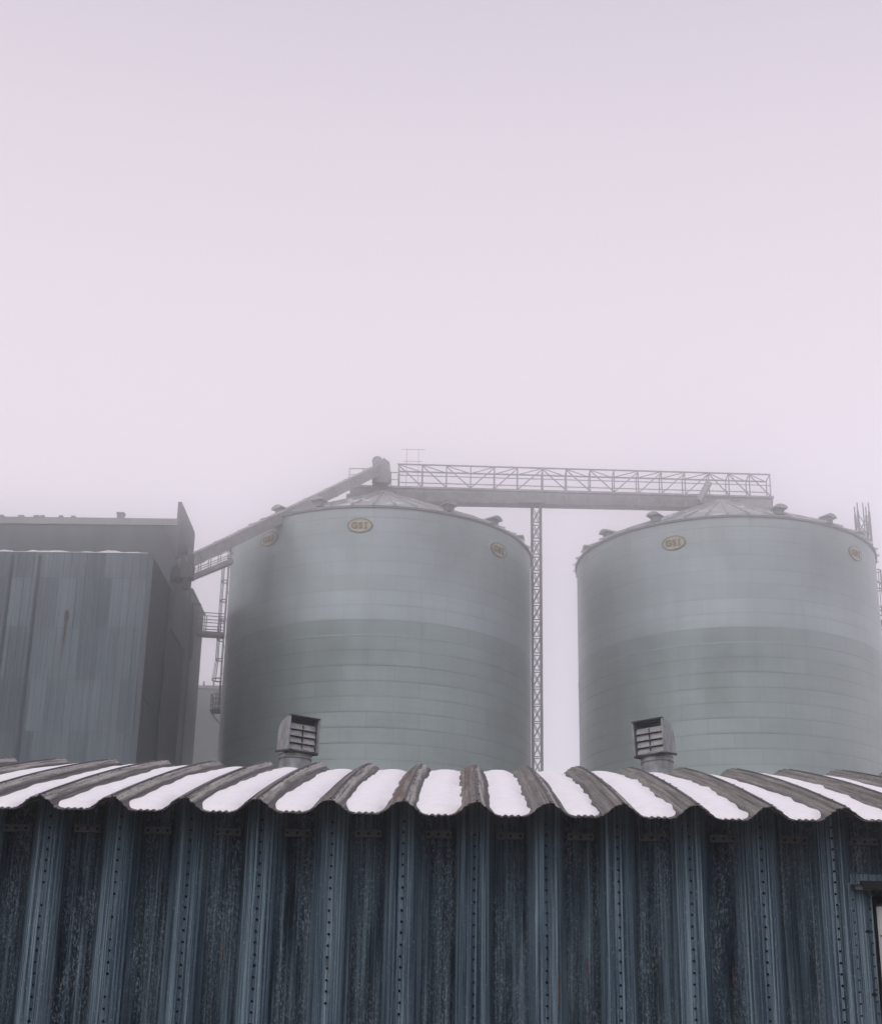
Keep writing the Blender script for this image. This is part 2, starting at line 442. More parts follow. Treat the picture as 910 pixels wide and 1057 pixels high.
# flat door surround, door and hood at the right edge
mb = MB(); zt = FLAT_Z
mb.box(((FLAT_X0 - .03 + DOOR_X) / 2, Y_WALL + .02, zt / 2), (DOOR_X - FLAT_X0 + .03, .03, zt))
mb.box(((FLAT_X0 + 6.2) / 2, Y_WALL + .09, zt + .03), (6.2 - FLAT_X0, .05, .10))
mb.box((6.1, Y_WALL + .02, zt / 2), (.25, .03, zt))
z = zt - .12
while z > .1:
    hexbolt(mb, DOOR_X - .022, Y_WALL + .005, z, .009); hexbolt(mb, FLAT_X0 + .004, Y_WALL + .005, z - .02, .008); z -= .0935
rr = random.Random(3)
for x, z in ((3.385, 3.10), (3.40, 2.595)):
    n = 9; P = [(x + (.016 + .008 * rr.random()) * math.cos(6.283 * k / n) * 1.2, Y_WALL + .0025, z + (.012 + .008 * rr.random()) * math.sin(6.283 * k / n)) for k in range(n)]
    mb.add(P, [tuple(range(n))], 1)
part(mb, 'flat_panel', [M['shed'], M['hole']])
door = MB(); door.box(((DOOR_X + .035 + 5.9) / 2, Y_WALL + .06, 1.66), (5.9 - DOOR_X - .035, .04, 3.3))
for k in range(14): door.box(((DOOR_X + .05 + 5.9) / 2, Y_WALL + .037, .13 + .245 * k), (5.9 - DOOR_X - .06, .006, .012), 1)
dr = part(door, 'door', [M['door'], M['plate']])
fr = MB()
fr.box((DOOR_X + .011, Y_WALL + .005, 1.68), (.022, .07, 3.36)); fr.box((DOOR_X + 2.52, Y_WALL + .005, 1.67), (.022, .07, 3.36)); fr.box((DOOR_X + 1.27, Y_WALL + .005, 3.36), (2.54, .07, .04))
part(fr, 'frame', M['bolt'], dr)
hood = MB()
hood.prism([(Y_WALL - .02, 3.435), (Y_WALL - .13, 3.42), (Y_WALL - .14, 3.44), (Y_WALL - .02, 3.515)], 'x', 3.345, 6.1)
hood.prism([(Y_WALL - .02, 3.455), (Y_WALL - .09, 3.445), (Y_WALL - .09, 3.468), (Y_WALL - .02, 3.485)], 'x', 3.265, 3.345)
hood.box((4.85, Y_WALL - .142, 3.468), (2.6, .008, .014), 1)
hood.box((3.325, Y_WALL - .098, 3.438), (.085, .02, .020), 2)
part(hood, 'door_hood', [M['black'], M['bright'], M['plate']])

# roof vents: louvred cowl on a round collar
def roof_vent(x, y, zb, rot, roll):
    Mx = Matrix.Rotation(rot, 4, 'Z') @ Matrix.Rotation(roll, 4, 'Y'); base = Vector((x, y, zb))
    def put(mb, name, mats, parent):
        mb.v = [tuple(Mx @ Vector(v) + base - SL) for v in mb.v]
        return mb.build(name, mats, parent)
    W = .205; H0, H1 = .235, .66
    # cowl: side profile with a rounded back, open front
    prof_ = [(-.20, H0 - .03), (-.20, H1)]
    prof_ += [(-.045 + .20 * math.sin(t * math.pi / 2 / 8), H1 - .20 + .20 * math.cos(t * math.pi / 2 / 8)) for t in range(0, 9)]
    prof_ += [(.158, H0 + .02)]
    c = MB(); n = len(prof_)
    for s in (-1, 1): c.add([(s * W, p[0], p[1]) for p in prof_], [tuple(range(n))[::-s]], 0)
    for a, b in zip(prof_[1:], prof_[2:]):
        c.add([(-W, *a), (W, *a), (W, *b), (-W, *b)], [(0, 1, 2, 3)], 0, False)
    c.add([(-W, .158, H0 + .02), (W, .158, H0 + .02), (W, -.20, H0 - .03), (-W, -.20, H0 - .03)], [(0, 1, 2, 3)], 1)
    # rim round the mouth and drip skirt
    c.box((-W, -.205, (H0 + H1) / 2 - .015), (.022, .04, H1 - H0 + .03)); c.box((W, -.205, (H0 + H1) / 2 - .015), (.022, .04, H1 - H0 + .03))
    c.box((0, -.205, H1), (2 * W + .022, .05, .02), 1); c.box((0, -.20, H0 - .028), (2 * W + .022, .05, .02), 1)
    for s in (-1, 1): c.bar((s * (W + .004), -.21, H0 - .03), (s * (W + .004), .162, H0 + .018), .016, .026, 1)
    cowl = put(c, 'roof_vent', [M['vent'], M['black']], shed)
    s = MB(); s.box((0, -.10, (H0 + H1) / 2), (2 * W - .03, .01, H1 - H0 - .03), 1)  # black sheet behind the slats stands in for the cowl's shaded inside
    hgt = (H1 - H0 - .07) / 4
    for j in range(4):
        z0 = H0 + .0 + j * hgt
        s.add([(-W + .025, -.185, z0), (W - .025, -.185, z0), (W - .025, -.15, z0 + hgt * .86), (-W + .025, -.15, z0 + hgt * .86),
               (-W + .025, -.175, z0), (W - .025, -.175, z0), (W - .025, -.14, z0 + hgt * .86), (-W + .025, -.14, z0 + hgt * .86)],
              [(0,1,2,3),(7,6,5,4),(0,4,5,1),(1,5,6,2),(2,6,7,3),(3,7,4,0)], 0)
    s.box((0, -.175, (H0 + H1) / 2 - .04), (.012, .02, H1 - H0 - .13), 1)
    put(s, 'louver', [M['louver'], M['black']], cowl)
    d = MB(); n = 32
    prof2 = [(.24, -.95), (.24, -.06), (.205, .02), (.205, .06), (.20, .13), (.213, .135), (.213, .15), (.20, .155), (.20, .19), (.212, .195), (.208, .245)]
    for a, b in zip(prof2, prof2[1:]):
        for q in range(n):
            t0, t1 = 6.28319 * q / n, 6.28319 * (q + 1) / n
            d.add([(a[0]*math.cos(t0), a[0]*math.sin(t0), a[1]), (a[0]*math.cos(t1), a[0]*math.sin(t1), a[1]),
                   (b[0]*math.cos(t1), b[0]*math.sin(t1), b[1]), (b[0]*math.cos(t0), b[0]*math.sin(t0), b[1])], [(0,1,2,3)], 0, False)
    put(d, 'collar', M['vent'], cowl)
roof_vent(-2.19, 20.0, 5.705, R(30), R(1.5))
roof_vent(2.47, 20.0, 5.735, R(-31), R(-3))

# snow strips lying in the roof valleys
ords = ['first', 'second', 'third', 'fourth', 'fifth', 'sixth', 'seventh', 'eighth', 'ninth', 'tenth', 'eleventh', 'twelfth', 'thirteenth', 'fourteenth', 'fifteenth', 'sixteenth', 'seventeenth', 'eighteenth']
def snow_strip(i, label):
    rnd = random.Random(900 + i); ph = [rnd.uniform(0, 6.28) for _ in range(8)]
    mb = MB(); ny = 110; nc = 12; rows_ = []
    thick = rnd.uniform(.044, .062)
    y0 = Y_EAVE + .035 + rnd.uniform(0, .04); y1 = Y_RIDGE - .02 - rnd.uniform(0, .05)
    c0 = PW / 2
    def half(level):       # where the sheet rises through this fill level
        lo, hi = .05, .25
        for _ in range(30):
            md = (lo + hi) / 2
            if prof(md) > level: lo = md
            else: hi = md
        return c0 - lo
    for j in range(ny + 1):
        t = j / ny; y = y0 + (y1 - y0) * t
        wob = .5 * math.sin(1.9 * y + ph[0]) + .35 * math.sin(4.3 * y + ph[1]) + .25 * math.sin(9.7 * y + ph[2])
        wob2 = .5 * math.sin(1.6 * y + ph[3]) + .40 * math.sin(5.1 * y + ph[4]) + .30 * math.sin(11.3 * y + ph[5])
        near = max(0., 1 - (y - y0) / .22)
        lv = -AMP + thick + .010 * math.sin(.55 * y + ph[7])
        hw = half(lv)
        hl = hw + .014 * wob - .05 * near ** 2; hr = hw + .022 * wob2 - .020 - .06 * near ** 2
        row = []
        for k in range(nc + 1):
            s = -hl + (hl + hr) * k / nc
            q = abs(2 * k / nc - 1)
            u = c0 + s
            sheet = roof_z(y) + uprof(u)
            top = roof_z(y) + lv + .004 * math.sin(3 * y + ph[6] + 4 * s)
            rise = (1 - q ** 3.0)
            z = max(sheet + .002, sheet + (top + .01 - sheet) * rise) if k not in (0, nc) else sheet - .012
            if j in (0, ny): z = sheet - .01
            row.append(len(mb.v)); mb.v.append((crest(i) + u, y, z))
        rows_.append(row)
    for j in range(ny):
        for k in range(nc): mb.face([rows_[j][k], rows_[j][k + 1], rows_[j + 1][k + 1], rows_[j + 1][k]], 0, None, True)
    base = Vector((crest(i) + c0, y0, roof_z(y0)))
    mb.v = [(v[0] - base.x, v[1] - base.y, v[2] - base.z) for v in mb.v]
    o = mb.build('snow_strip', M['snow'], None, base)
    tag(o, label, 'snow', 'snow strips in the roof valleys')
for k, i in enumerate(range(-3, 14)):
    lab = 'strip of white snow in a shed roof valley, %s from the left' % ords[k]
    if i == 4: lab = 'strip of white snow between the two rust streaked roof crests'
    snow_strip(i, lab)

for i in list(range(I0, -3)) + list(range(14, I1)):
    snow_strip(i, 'strip of white snow in a shed roof valley, past the %s end of the picture' % ('left' if i < 0 else 'right'))

# ------------------------------------------------------------------ silos
def arc_uv(t, rad): return t * rad
def silo_wall(name, par, H, Rr):
    n = 128; mb = MB()
    z0 = H - 7.77
    while z0 > 1.0: z0 -= 1.0
    zs = [0, z0]
    while zs[-1] < H - .6: zs.append(zs[-1] + 1.0)
    zs[-1] = H if H - zs[-1] < .5 else zs[-1]
    if zs[-1] < H: zs.append(H)
    for a, b in zip(zs, zs[1:]):
        mid = H - (a + b) / 2
        mt = 0 if mid < 5.77 else (1 if mid < 7.77 else 2)
        rr = Rr + (.0 if mt else .0)
        for q in range(n):
            t0, t1 = 2 * math.pi * q / n, 2 * math.pi * (q + 1) / n
            o = len(mb.v)
            mb.v += [(rr*math.cos(t0), rr*math.sin(t0), a), (rr*math.cos(t1), rr*math.sin(t1), a), (rr*math.cos(t1), rr*math.sin(t1), b), (rr*math.cos(t0), rr*math.sin(t0), b)]
            va, vb = a - (H - 7.77) + 100, b - (H - 7.77) + 100
            u0, u1 = q / n * 67.2, (q + 1) / n * 67.2
            mb.face([o, o + 1, o + 2, o + 3], mt, [(u0, va), (u1, va), (u1, vb), (u0, vb)], True)
    o = mb.build('silo_wall', [M['s_up'], M['s_band'], M['s_low']], par)
    # the separate faces share their edges so the wall shades as one smooth drum
    import bmesh
    bm = bmesh.new(); bm.from_mesh(o.data); bmesh.ops.remove_doubles(bm, verts=bm.verts, dist=.001); bm.to_mesh(o.data); bm.free()
    return o
def ring(mb, r, z, w, h, n=96, mat=0):
    for q in range(n):
        t0, t1 = 2 * math.pi * q / n, 2 * math.pi * (q + 1) / n
        P = []
        for t in (t0, t1):
            for rr, zz in ((r, z), (r + w, z), (r + w, z + h), (r, z + h)): P.append((rr*math.cos(t), rr*math.sin(t), zz))
        mb.add(P, [(0,1,5,4),(1,2,6,5),(2,3,7,6),(3,0,4,7)], mat)
def text_mesh(txt, size, depth, offset):
    cu = bpy.data.curves.new('text', 'FONT'); cu.body = txt; cu.size = size; cu.extrude = depth; cu.offset = offset
    cu.align_x = 'CENTER'; cu.align_y = 'CENTER'
    to = bpy.data.objects.new('text', cu); col.objects.link(to)
    dg = bpy.context.evaluated_depsgraph_get(); dg.update()
    me = bpy.data.meshes.new_from_object(to.evaluated_get(dg))
    bpy.data.objects.remove(to); return me
LETTERS = []
for ch, dx in (('G', -.36), ('S', .05), ('I', .40)):
    me = text_mesh(ch, .60, .02, .024)
    xs = [v.co.x for v in me.vertices]; cx = (min(xs) + max(xs)) / 2
    ys = [v.co.y for v in me.vertices]; cy = (min(ys) + max(ys)) / 2
    LETTERS.append([[(v.co.x - cx + dx, v.co.y - cy, v.co.z) for v in me.vertices], [tuple(p.vertices) for p in me.polygons]])
for dy in (-.20, .20):      # the serifs of the I
    LETTERS.append([[(x, y, z) for z in (-.02, .02) for x, y in ((.29, dy - .035), (.51, dy - .035), (.51, dy + .035), (.29, dy + .035))],
                    [(4, 5, 6, 7), (0, 1, 5, 4), (1, 2, 6, 5), (2, 3, 7, 6), (3, 0, 4, 7)]])
def logo(par, ang, z, Rr):
    """oval sign on the wall with its letters"""
    a = R(ang); c = Vector((math.cos(a), math.sin(a), 0)); t = Vector((-math.sin(a), math.cos(a), 0))
    def P(x, y, d):
        p = c * (math.sqrt(max(0, Rr * Rr - x * x)) + d) + t * x + UP * (z + y); return tuple(p)
    n = 48; A, B = .83, .50
    m = MB()
    for (s0, s1, d0, d1, mt) in ((1.0, 1.0, .0, .05, 0), (0.0, 1.0, .05, .05, 0)):
        for k in range(n):
            q0, q1 = 6.28319 * k / n, 6.28319 * (k + 1) / n
            def e(s, q, d): return P(s * A * math.cos(q), s * B * math.sin(q), d)
            if s0 == 0:
                for r0, r1 in ((.0, .5), (.5, 1.0)):
                    m.add([e(r0, q0, d0), e(r1, q0, d0), e(r1, q1, d0), e(r0, q1, d0)], [(0, 1, 2, 3)])
            else: m.add([e(1, q0, d0), e(1, q1, d0), e(1, q1, d1), e(1, q0, d1)], [(0, 1, 2, 3)])
    s = m.build('oval_sign', M['cream'], par)
    b = MB()
    for k in range(n):
        q0, q1 = 6.28319 * k / n, 6.28319 * (k + 1) / n
        def e(s, q, d): return P(s * A * math.cos(q), s * B * math.sin(q), d)
        b.add([e(.88, q0, .07), e(1.02, q0, .07), e(1.02, q1, .07), e(.88, q1, .07), e(1.02, q0, 0), e(1.02, q1, 0)], [(0, 1, 2, 3), (1, 4, 5, 2)])
    b.build('border', M['letter'], s)
    L = MB()
    for vs, fs in LETTERS: L.add([P(v[0], v[1], .075 + v[2]) for v in vs], fs)
    L.build('lettering', M['letter'], s)
def cone_vent(par, ang, H, Rr, rise, rad=.93):
    a = R(ang); c = Vector((math.cos(a), math.sin(a), 0)); t = Vector((-math.sin(a), math.cos(a), 0))
    r0 = Rr * rad; zb = H + .12 + rise * (1 - rad)
    p = c * r0 + UP * zb
    mb = MB()
    Mx = Matrix((( c.x, t.x, 0), (c.y, t.y, 0), (0, 0, 1)))
    mb.box(p + UP * .18, (.50, .55, .42), 1, Mx)
    poly = []
    for k in range(9):
        q = math.pi * k / 8; poly.append((-.48 * math.cos(q), .28 + .26 * math.sin(q)))
    o = len(mb.v); n = len(poly)
    for s in (-.40, .48):
        for (u, w) in poly: mb.v.append(tuple(p + t * u + UP * (w + .08) + c * s))
    for k in range(n - 1): mb.face([o + k, o + k + 1, o + n + k + 1, o + n + k], 0, None, True)
    mb.face([o + k for k in range(n)], 0); mb.face([o + n + k for k in range(n)][::-1], 0); mb.face([o, o + n, o + 2 * n - 1, o + n - 1], 1)
    mb.build('roof_vent', [M['conv'], M['steel']], par)
def make_silo(cx, cy, H, Rr, apex, label, vents, logos):
    s = empty('storage_silo', (cx, cy, 0), label, 'silo', 'twin galvanised silos')
    silo_wall('silo_wall', s, H, Rr)
    rise = apex - H
    n = 48; m = MB(); RO = Rr + .16
    prof_ = [(RO, H + .02), (RO * .55, H + .02 + rise * .47), (.8, H + rise - .25)]
    for (ra, za), (rb, zb) in zip(prof_, prof_[1:]):
        for q in range(n):
            t0, t1 = 2*math.pi*q/n, 2*math.pi*(q+1)/n
            m.add([(ra*math.cos(t0), ra*math.sin(t0), za), (ra*math.cos(t1), ra*math.sin(t1), za), (rb*math.cos(t1), rb*math.sin(t1), zb), (rb*math.cos(t0), rb*math.sin(t0), zb)], [(0,1,2,3)])
    for q in range(n):     # standing ribs of the roof sheets, each end lapping over the eave
        t = 2*math.pi*q/n
        m.bar((RO*1.012*math.cos(t), RO*1.012*math.sin(t), H + .07), (.8*math.cos(t), .8*math.sin(t), H + rise - .18), .07, .13)
    rf = m.build('silo_roof', M['cone'], s)
    e = MB(); ring(e, Rr - .02, H - .10, .14, .13); e.build('eave_ring', M['steel'], s)
    l = MB(); ring(l, Rr - .01, H - 8.83, .035, .11); l.build('wall_stiffener', M['s_lip'], s)
    cp = MB(); cp.tube((0, 0, H + rise - .35), (0, 0, H + rise - .02), .85, 24); cp.tube((0, 0, H + rise - .05), (0, 0, H + rise + .14), .45, 16); cp.build('roof_cap', M['galv'], s)
    for a in vents: cone_vent(s, a, H, Rr, rise)
    for a, z in logos: logo(s, a, z, Rr)
    return s
RS = 10.7
silo1 = make_silo(-6.193, 106.566, 38.837, RS, 43.95, 'left galvanised grain silo with a caged ladder and three oval signs, behind the shed',
                  (-130.5, -112, -60.5, -37.3, -14, 20, 60, 110, 160), ((-131.25, 37.41), (-94.5, 37.48), (-39.25, 37.28)))
silo2 = make_silo(18.73, 108.795, 39.344, RS, 44.5, 'right galvanised grain silo with two oval signs, under the end of the conveyor bridge',
                  (-172, -152.5, -126.2, -77.2, -54.2, -30, 20, 90, 150), ((-117.25, 37.76), (-43.75, 37.92)))

# caged ladders (parts of their silos), in each silo's own coordinates
def ladder(par, side, z_lo, z_hi, z_plat=None, out=.26):
    x0 = side * (RS + out); lad = MB(); w = .24
    for dy in (-w, w): lad.bar((x0, dy, z_lo), (x0, dy, z_hi), .05)
    z = z_lo + .2
    while z < z_hi: lad.bar((x0, -w, z), (x0, w, z), .03); z += .3
    z = z_lo + .6
    while z < z_hi:
        for dy in (-w, w): lad.bar((x0, dy, z), (side * RS, dy, z), .04)
        z += 2.0
    lo = lad.build('ladder', M['dark'], par)
    cage = MB(); n = 8; zz = z_lo + 2.2; hoops = []
    flare = 0
    while zz < z_hi + .9: hoops.append(zz); zz += 1.45
    def hp(z):
        ex = .16 * max(0, 1 - (z - hoops[0]) / 1.3)
        return [Vector((x0 + side * (.46 + ex) * math.sin(math.pi * k / n), -(.36 + ex) * math.cos(math.pi * k / n), z)) for k in range(n + 1)]
    for z in hoops:
        P = hp(z)
        for a, b in zip(P, P[1:]): cage.bar(a, b, .05, .07)
    for a, b in zip(hoops, hoops[1:]):
        for p, q in list(zip(hp(a), hp(b)))[2:7:2]: cage.bar(p, q, .05, .03)
    cage.build('ladder_cage', M['dark'], par)
    if z_plat:
        pl = MB(); xa_ = side * (RS + .02); xb_ = side * (RS + .80); xm = (xa_ + xb_) / 2
        pl.box((xm, 0, z_plat), (.78, 1.1, .10))
        pl.bar((xa_, 0, z_plat - 1.0), (xb_, 0, z_plat - .06), .08)
        for dy in (-.52, .52):
            for x in (xb_ - side * .04, xm): pl.bar((x, dy, z_plat), (x, dy, z_plat + 1.1), .05)
            for h in (.38, .75, 1.1): pl.bar((xa_, dy, z_plat + h), (xb_, dy, z_plat + h), .045)
        for h in (.38, .75, 1.1): pl.bar((xb_ - side * .04, -.52, z_plat + h), (xb_ - side * .04, .52, z_plat + h), .045)
        pl.build('landing_platform', M['dark'], par)
ladder(silo1, -1, 27.6, 38.9, 27.55)
ladder(silo2, 1, 24.0, 38.6, 35.3)
mb = MB(); mb.bar((RS + .05, -.3, 38.6), (RS + 1.5, -.3, 37.3), .10); mb.bar((RS + 1.45, -.3, 37.3), (RS + 1.45, -.3, 34.5), .06); mb.build('ladder_strut', M['steel'], silo2)

# ------------------------------------------------------------------ conveyor bridge between the silos
A0 = Vector((-5.15, 106.0, 44.28)); A1 = Vector((22.45, 108.4, 44.78)); DEP = Vector((0, 1.4, 0))
bridge = empty('conveyor_bridge', (8.6, 109.7, 44.1), 'lattice railed conveyor bridge running across between the tops of both silos', 'conveyor')
BL = bridge.location.copy()
def bp(mb, name, mats, parent=bridge):
    mb.v = [(x * 1.017, y * 1.017, 1.6 + (z - 1.6) * 1.017) for x, y, z in mb.v]
    return part(mb, name, mats, parent, BL)
def along(t): return A0 + (A1 - A0) * t
posts_x = [-5.11, -3.39, -1.62, .16, 1.9, 3.61, 5.44, 7.2, 8.96, 10.73, 12.53, 14.27, 16.02, 17.8, 19.3, 20.85, 22.4]
def on(x, dz=0, rear=False):
    t = (x - A0.x) / (A1.x - A0.x); p = along(t) + UP * dz
    return p + DEP if rear else p
HR = 1.82
m = MB()
P = [on(-8.6), on(22.55)]
for a, b in ((P[0], P[1]),):
    ofs = lambda p, y, z: tuple(p + Vector((0, y, z)))
    # trough casing: section hung under the walkway
    sec0 = [(0, 0), (1.4, 0), (1.4, -.30), (1.15, -1.0), (.25, -1.0), (0, -.30)]
    sec1 = [(0, 0), (1.4, 0), (1.4, -.28), (1.15, -.80), (.25, -.80), (0, -.28)]
    V = [ofs(a, y, z) for y, z in sec0] + [ofs(b, y, z) for y, z in sec1]
    m.add(V, [(k, (k + 1) % 6, 6 + (k + 1) % 6, 6 + k) for k in range(6)] + [(5, 4, 3, 2, 1, 0), (6, 7, 8, 9, 10, 11)])
bp(m, 'conveyor_casing', M['conv'])
m = MB()
for x in posts_x: m.bar(on(x) + Vector((0, -.05, -.95)), on(x) + Vector((0, -.05, -.02)), .07, .05)
m.bar(on(-8.6, -.02) + Vector((0, -.06, 0)), on(22.6, -.02) + Vector((0, -.06, 0)), .12, .16)
bp(m, 'casing_flange', M['conv'])
for rear in (False, True):
    m = MB(); m.bar(on(-5.2, HR, rear), on(22.45, HR, rear), .09); bp(m, 'top_rail', M['steel'])
    m = MB(); m.bar(on(-5.2, HR * .52, rear), on(22.45, HR * .52, rear), .055); bp(m, 'middle_rail', M['steel'])
    for x in posts_x:
        m = MB(); m.bar(on(x, .03, rear), on(x, HR, rear), .10 if x in (1.9, 5.44) else .075); bp(m, 'post', M['steel'])
dirs = '\\\\\\///\\\\\\////\\\\\\'
for k, (a, b) in enumerate(zip(posts_x, posts_x[1:])):
    dn = dirs[k] == '\\'
    m = MB(); m.bar(on(a, HR - .08 if dn else .08), on(b, .08 if dn else HR - .08), .065); bp(m, 'brace', M['steel'])
    m = MB(); m.bar(on(a, HR - .02, not dn), on(b, HR - .02, dn), .05); bp(m, 'lateral_brace', M['steel'])
for k, x in enumerate(posts_x):
    m = MB(); m.bar(on(x, HR), on(x, HR, True), .055); bp(m, 'cross_bar', M['steel'])
m = MB()
for x in (-6.0, -5.65): m.bar(on(x, .03), on(x, 1.15), .06)
m.bar(on(-6.2, 1.15), on(-5.1, 1.15), .06); m.bar(on(-6.2, .6), on(-5.1, .6), .045); bp(m, 'end_rail', M['steel'])
# end box and spout at the right silo
m = MB(); m.box((21.2, 109.0, 44.15), (2.4, 1.6, .55)); m.box((20.0, 109.0, 43.95), (4.0, 1.2, .35)); bp(m, 'end_box', M['conv'])
m = MB(); m.bar((17.75, 107.6, 45.6), (17.0, 107.8, 44.2), .42, .42); m.bar((17.0, 107.9, 44.3), (18.5, 108.6, 43.9), .55); bp(m, 'discharge_spout', M['conv'])
m = MB(); m.bar((11.95, 106.9, 43.9), (11.95, 106.9, 43.2), .12); bp(m, 'drain_pipe', M['steel'])
# guard frame standing above the walkway near its left end
m = MB()
for x in (-4.6, -3.72): m.bar((x, 107.5, 45.0), (x, 107.5, 47.95), .03)
for z in (47.92, 46.96): m.bar((-4.85 if z < 47.5 else -5.0, 107.5, z), (-3.45 if z < 47.5 else -3.2, 107.5, z), .026)
bp(m, 'guard_frame', M['steel'])
m = MB(); m.box((4.6, 107.0, 43.55), (2.0, 1.0, .28)); bp(m, 'bearing_plate', M['steel'])

# ------------------------------------------------------------------ lattice towers
def lattice_tower(cx, cy, w, top, bay, leg, label, wl=None, brace=.055):
    t = empty('lattice_tower', (cx, cy, 0), label, 'tower')
    h = w / 2; C = [(-h, -h), (h, -h), (h, h), (-h, h)]
    for x, y in C:
        m = MB(); m.bar((x, y, 0), (x, y, top), leg); m.build('leg', M['dark'], t)
    z = top - .25; k = 0
    first = None
    while z - bay > 0:
        if first is None:
            m = MB()
            for (a, b) in zip(C, C[1:] + C[:1]):
                m.bar((*a, 0), (*b, -bay), brace); m.bar((*b, 0), (*a, -bay), brace); m.bar((*a, -bay), (*b, -bay), brace * 1.2)
            first = m.build('cross_brace', M['dark'], t, (0, 0, z))
        else:
            o = first.copy(); col.objects.link(o); o.parent = t; o.location = (0, 0, z)
        z -= bay; k += 1
    return t
lattice_tower(5.055, 108.82, .63, 44.12, 1.25, .17, 'slim dark lattice tower holding up the conveyor bridge between the two silos')
tw = lattice_tower(33.6, 125.5, .95, 50.2, 1.6, .16, 'pale lattice mast top rising behind the right silo')
m = MB()
for x, y in ((-.48, -.48), (.48, -.48), (.48, .48), (-.48, .48), (0, -.48)): m.bar((x, y, 47.5), (x, y, 51.0), .09)
m.build('mast_rods', M['dark'], tw)

# ------------------------------------------------------------------ inclined conveyor from the elevator building
incl = empty('inclined_conveyor', (-12.6, 101.5, 40.2), 'long sloping enclosed conveyor rising from the elevator building to the left silo top', 'conveyor')
IL = incl.location.copy()
def ip(mb, name, mats, parent=incl): return part(mb, name, mats, parent, IL)
S0 = Vector((-17.55, 91.55, 33.08)); S1 = Vector((-6.6, 106.1, 45.62))
m = MB(); m.bar(S0 + UP * .06, S1 + UP * .06, .85, .72); ip(m, 'casing', M['conv'])
m = MB()
d = (S1 - S0)
for k in range(9):
    p = S0 + d * (k + .5) / 9; q = p + d.normalized() * .10
    m.bar(p + UP * .06, q + UP * .06, .93, .78)
m.bar(S0 + UP * .46, S1 + UP * .46, 1.0, .05); ip(m, 'casing_flange', M['conv'])
m = MB()     # head section with drum housing and motor
hy = 105.6
m.prism([(-7.0, 44.5), (-6.95, 46.2), (-6.75, 46.25), (-6.1, 46.05), (-5.72, 45.7), (-5.62, 44.9), (-5.9, 44.5)], 'y', hy, hy + .9)
m.tube((-6.68, hy + .1, 46.22), (-6.68, hy + .8, 46.22), .38, 20); m.tube((-6.05, hy + .2, 46.02), (-6.05, hy + .7, 46.02), .30, 16)
m.bar((-6.3, hy + .4, 46.2), (-6.1, hy + .4, 46.45), .3)
ip(m, 'head_housing', M['steel'])
m = MB()
for x, z in ((-8.68, 45.58), (-7.68, 45.58)): m.bar((x, hy + .1, z - 1.2), (x, hy + .1, z), .05)
m.bar((-8.68, hy + .1, 45.58), (-7.2, hy + .1, 45.58), .05); m.bar((-8.68, hy + .1, 45.1), (-7.2, hy + .1, 45.1), .04); ip(m, 'hand_rail', M['steel'])
m = MB(); m.box((-8.6, 106.2, 43.2), (.5, .5, 1.0)); m.bar((-8.5, 106.2, 43.1), (-8.9, 106.4, 41.6), .2); ip(m, 'support_foot', M['steel'])

m = MB(); m.box((-17.3, 91.7, 33.0), (.75, .9, 1.5)); m.bar((-17.4, 92.0, 33.2), (-18.7, 95.2, 33.6), .7, .9); m.prism([(91.4, 32.3), (92.1, 32.3), (91.9, 31.6), (91.6, 31.6)], 'x', -17.5, -17.05); ip(m, 'boot_box', M['dark'])
# walkway under the inclined conveyor
def catwalk(name, a, b, width, thick, rail_h, nposts, label, mid=1, both=True):
    a = Vector(a); b = Vector(b); c = (a + b) / 2
    t = empty(name, c, label, 'walkway'); a -= c; b -= c
    m = MB(); m.bar(a, b, width, thick); m.build('deck', M['conv'], t)
    s = (b - a).cross(UP).normalized() * (width / 2 - .03)
    for sg in ((-1, 1) if both else (1,)):
        for j in range(mid + 1):
            h = rail_h * (j + 1) / (mid + 1)
            m = MB(); m.bar(a + s * sg + UP * h, b + s * sg + UP * h, .05); m.build('rail', M['steel'], t)
        for k in range(nposts):
            p = a + (b - a) * (k + .3) / (nposts - .4) + s * sg
            m = MB(); m.bar(p, p + UP * rail_h, .055); m.build('post', M['steel'], t)
    return t
catwalk('catwalk', (-18.5, 97.9, 34.25), (-15.75, 99.0, 35.95), .8, .30, .95, 5, 'short sloping walkway with railings just under the inclined conveyor', 1)
catwalk('catwalk', (-19.4, 104.0, 32.42), (-16.75, 104.0, 32.28), .8, .26, 1.45, 3, 'level railed catwalk from the annex wall to the left silo ladder', 2)

# ------------------------------------------------------------------ elevator building on the left
bld = empty('elevator_building', (-30, 92, 0), 'big grey sheet metal elevator building with a tall end parapet at the left', 'building')
EL = bld.location.copy()
def ep(mb, name, mats, parent=bld): return part(mb, name, mats, parent, EL)
XA = -18.72; XL = -46.0
def corr_wall(mb, x0, x1, y, z0, z1, per=.5, amp=.045):
    """ribbed sheet wall facing -Y with UVs in metres"""
    n = int((x1 - x0) / per); per = (x1 - x0) / n; pts = []
    for k in range(n):
        b = x0 + k * per
        for f, d in ((0, 0), (.40, 0), (.48, amp), (.86, amp), (.94, 0)): pts.append((b + f * per, y + d))
    pts.append((x1, y))
    for (xa_, ya), (xb_, yb_) in zip(pts, pts[1:]):
        o = len(mb.v); mb.v += [(xa_, ya, z0), (xb_, yb_, z0), (xb_, yb_, z1), (xa_, ya, z1)]
        mb.face([o, o + 1, o + 2, o + 3], 0, [(xa_, z0), (xb_, z0), (xb_, z1), (xa_, z1)])
m = MB(); corr_wall(m, XL, XA, 87.95, 0, 32.58, .45, .028); ep(m, 'front_wall', M['clad'])
m = MB(); m.prism([(88.1, 0), (95.0, 0), (95.0, 32.5), (88.1, 32.5)], 'x', XL, XA - .05); ep(m, 'lower_block', M['bwall'])
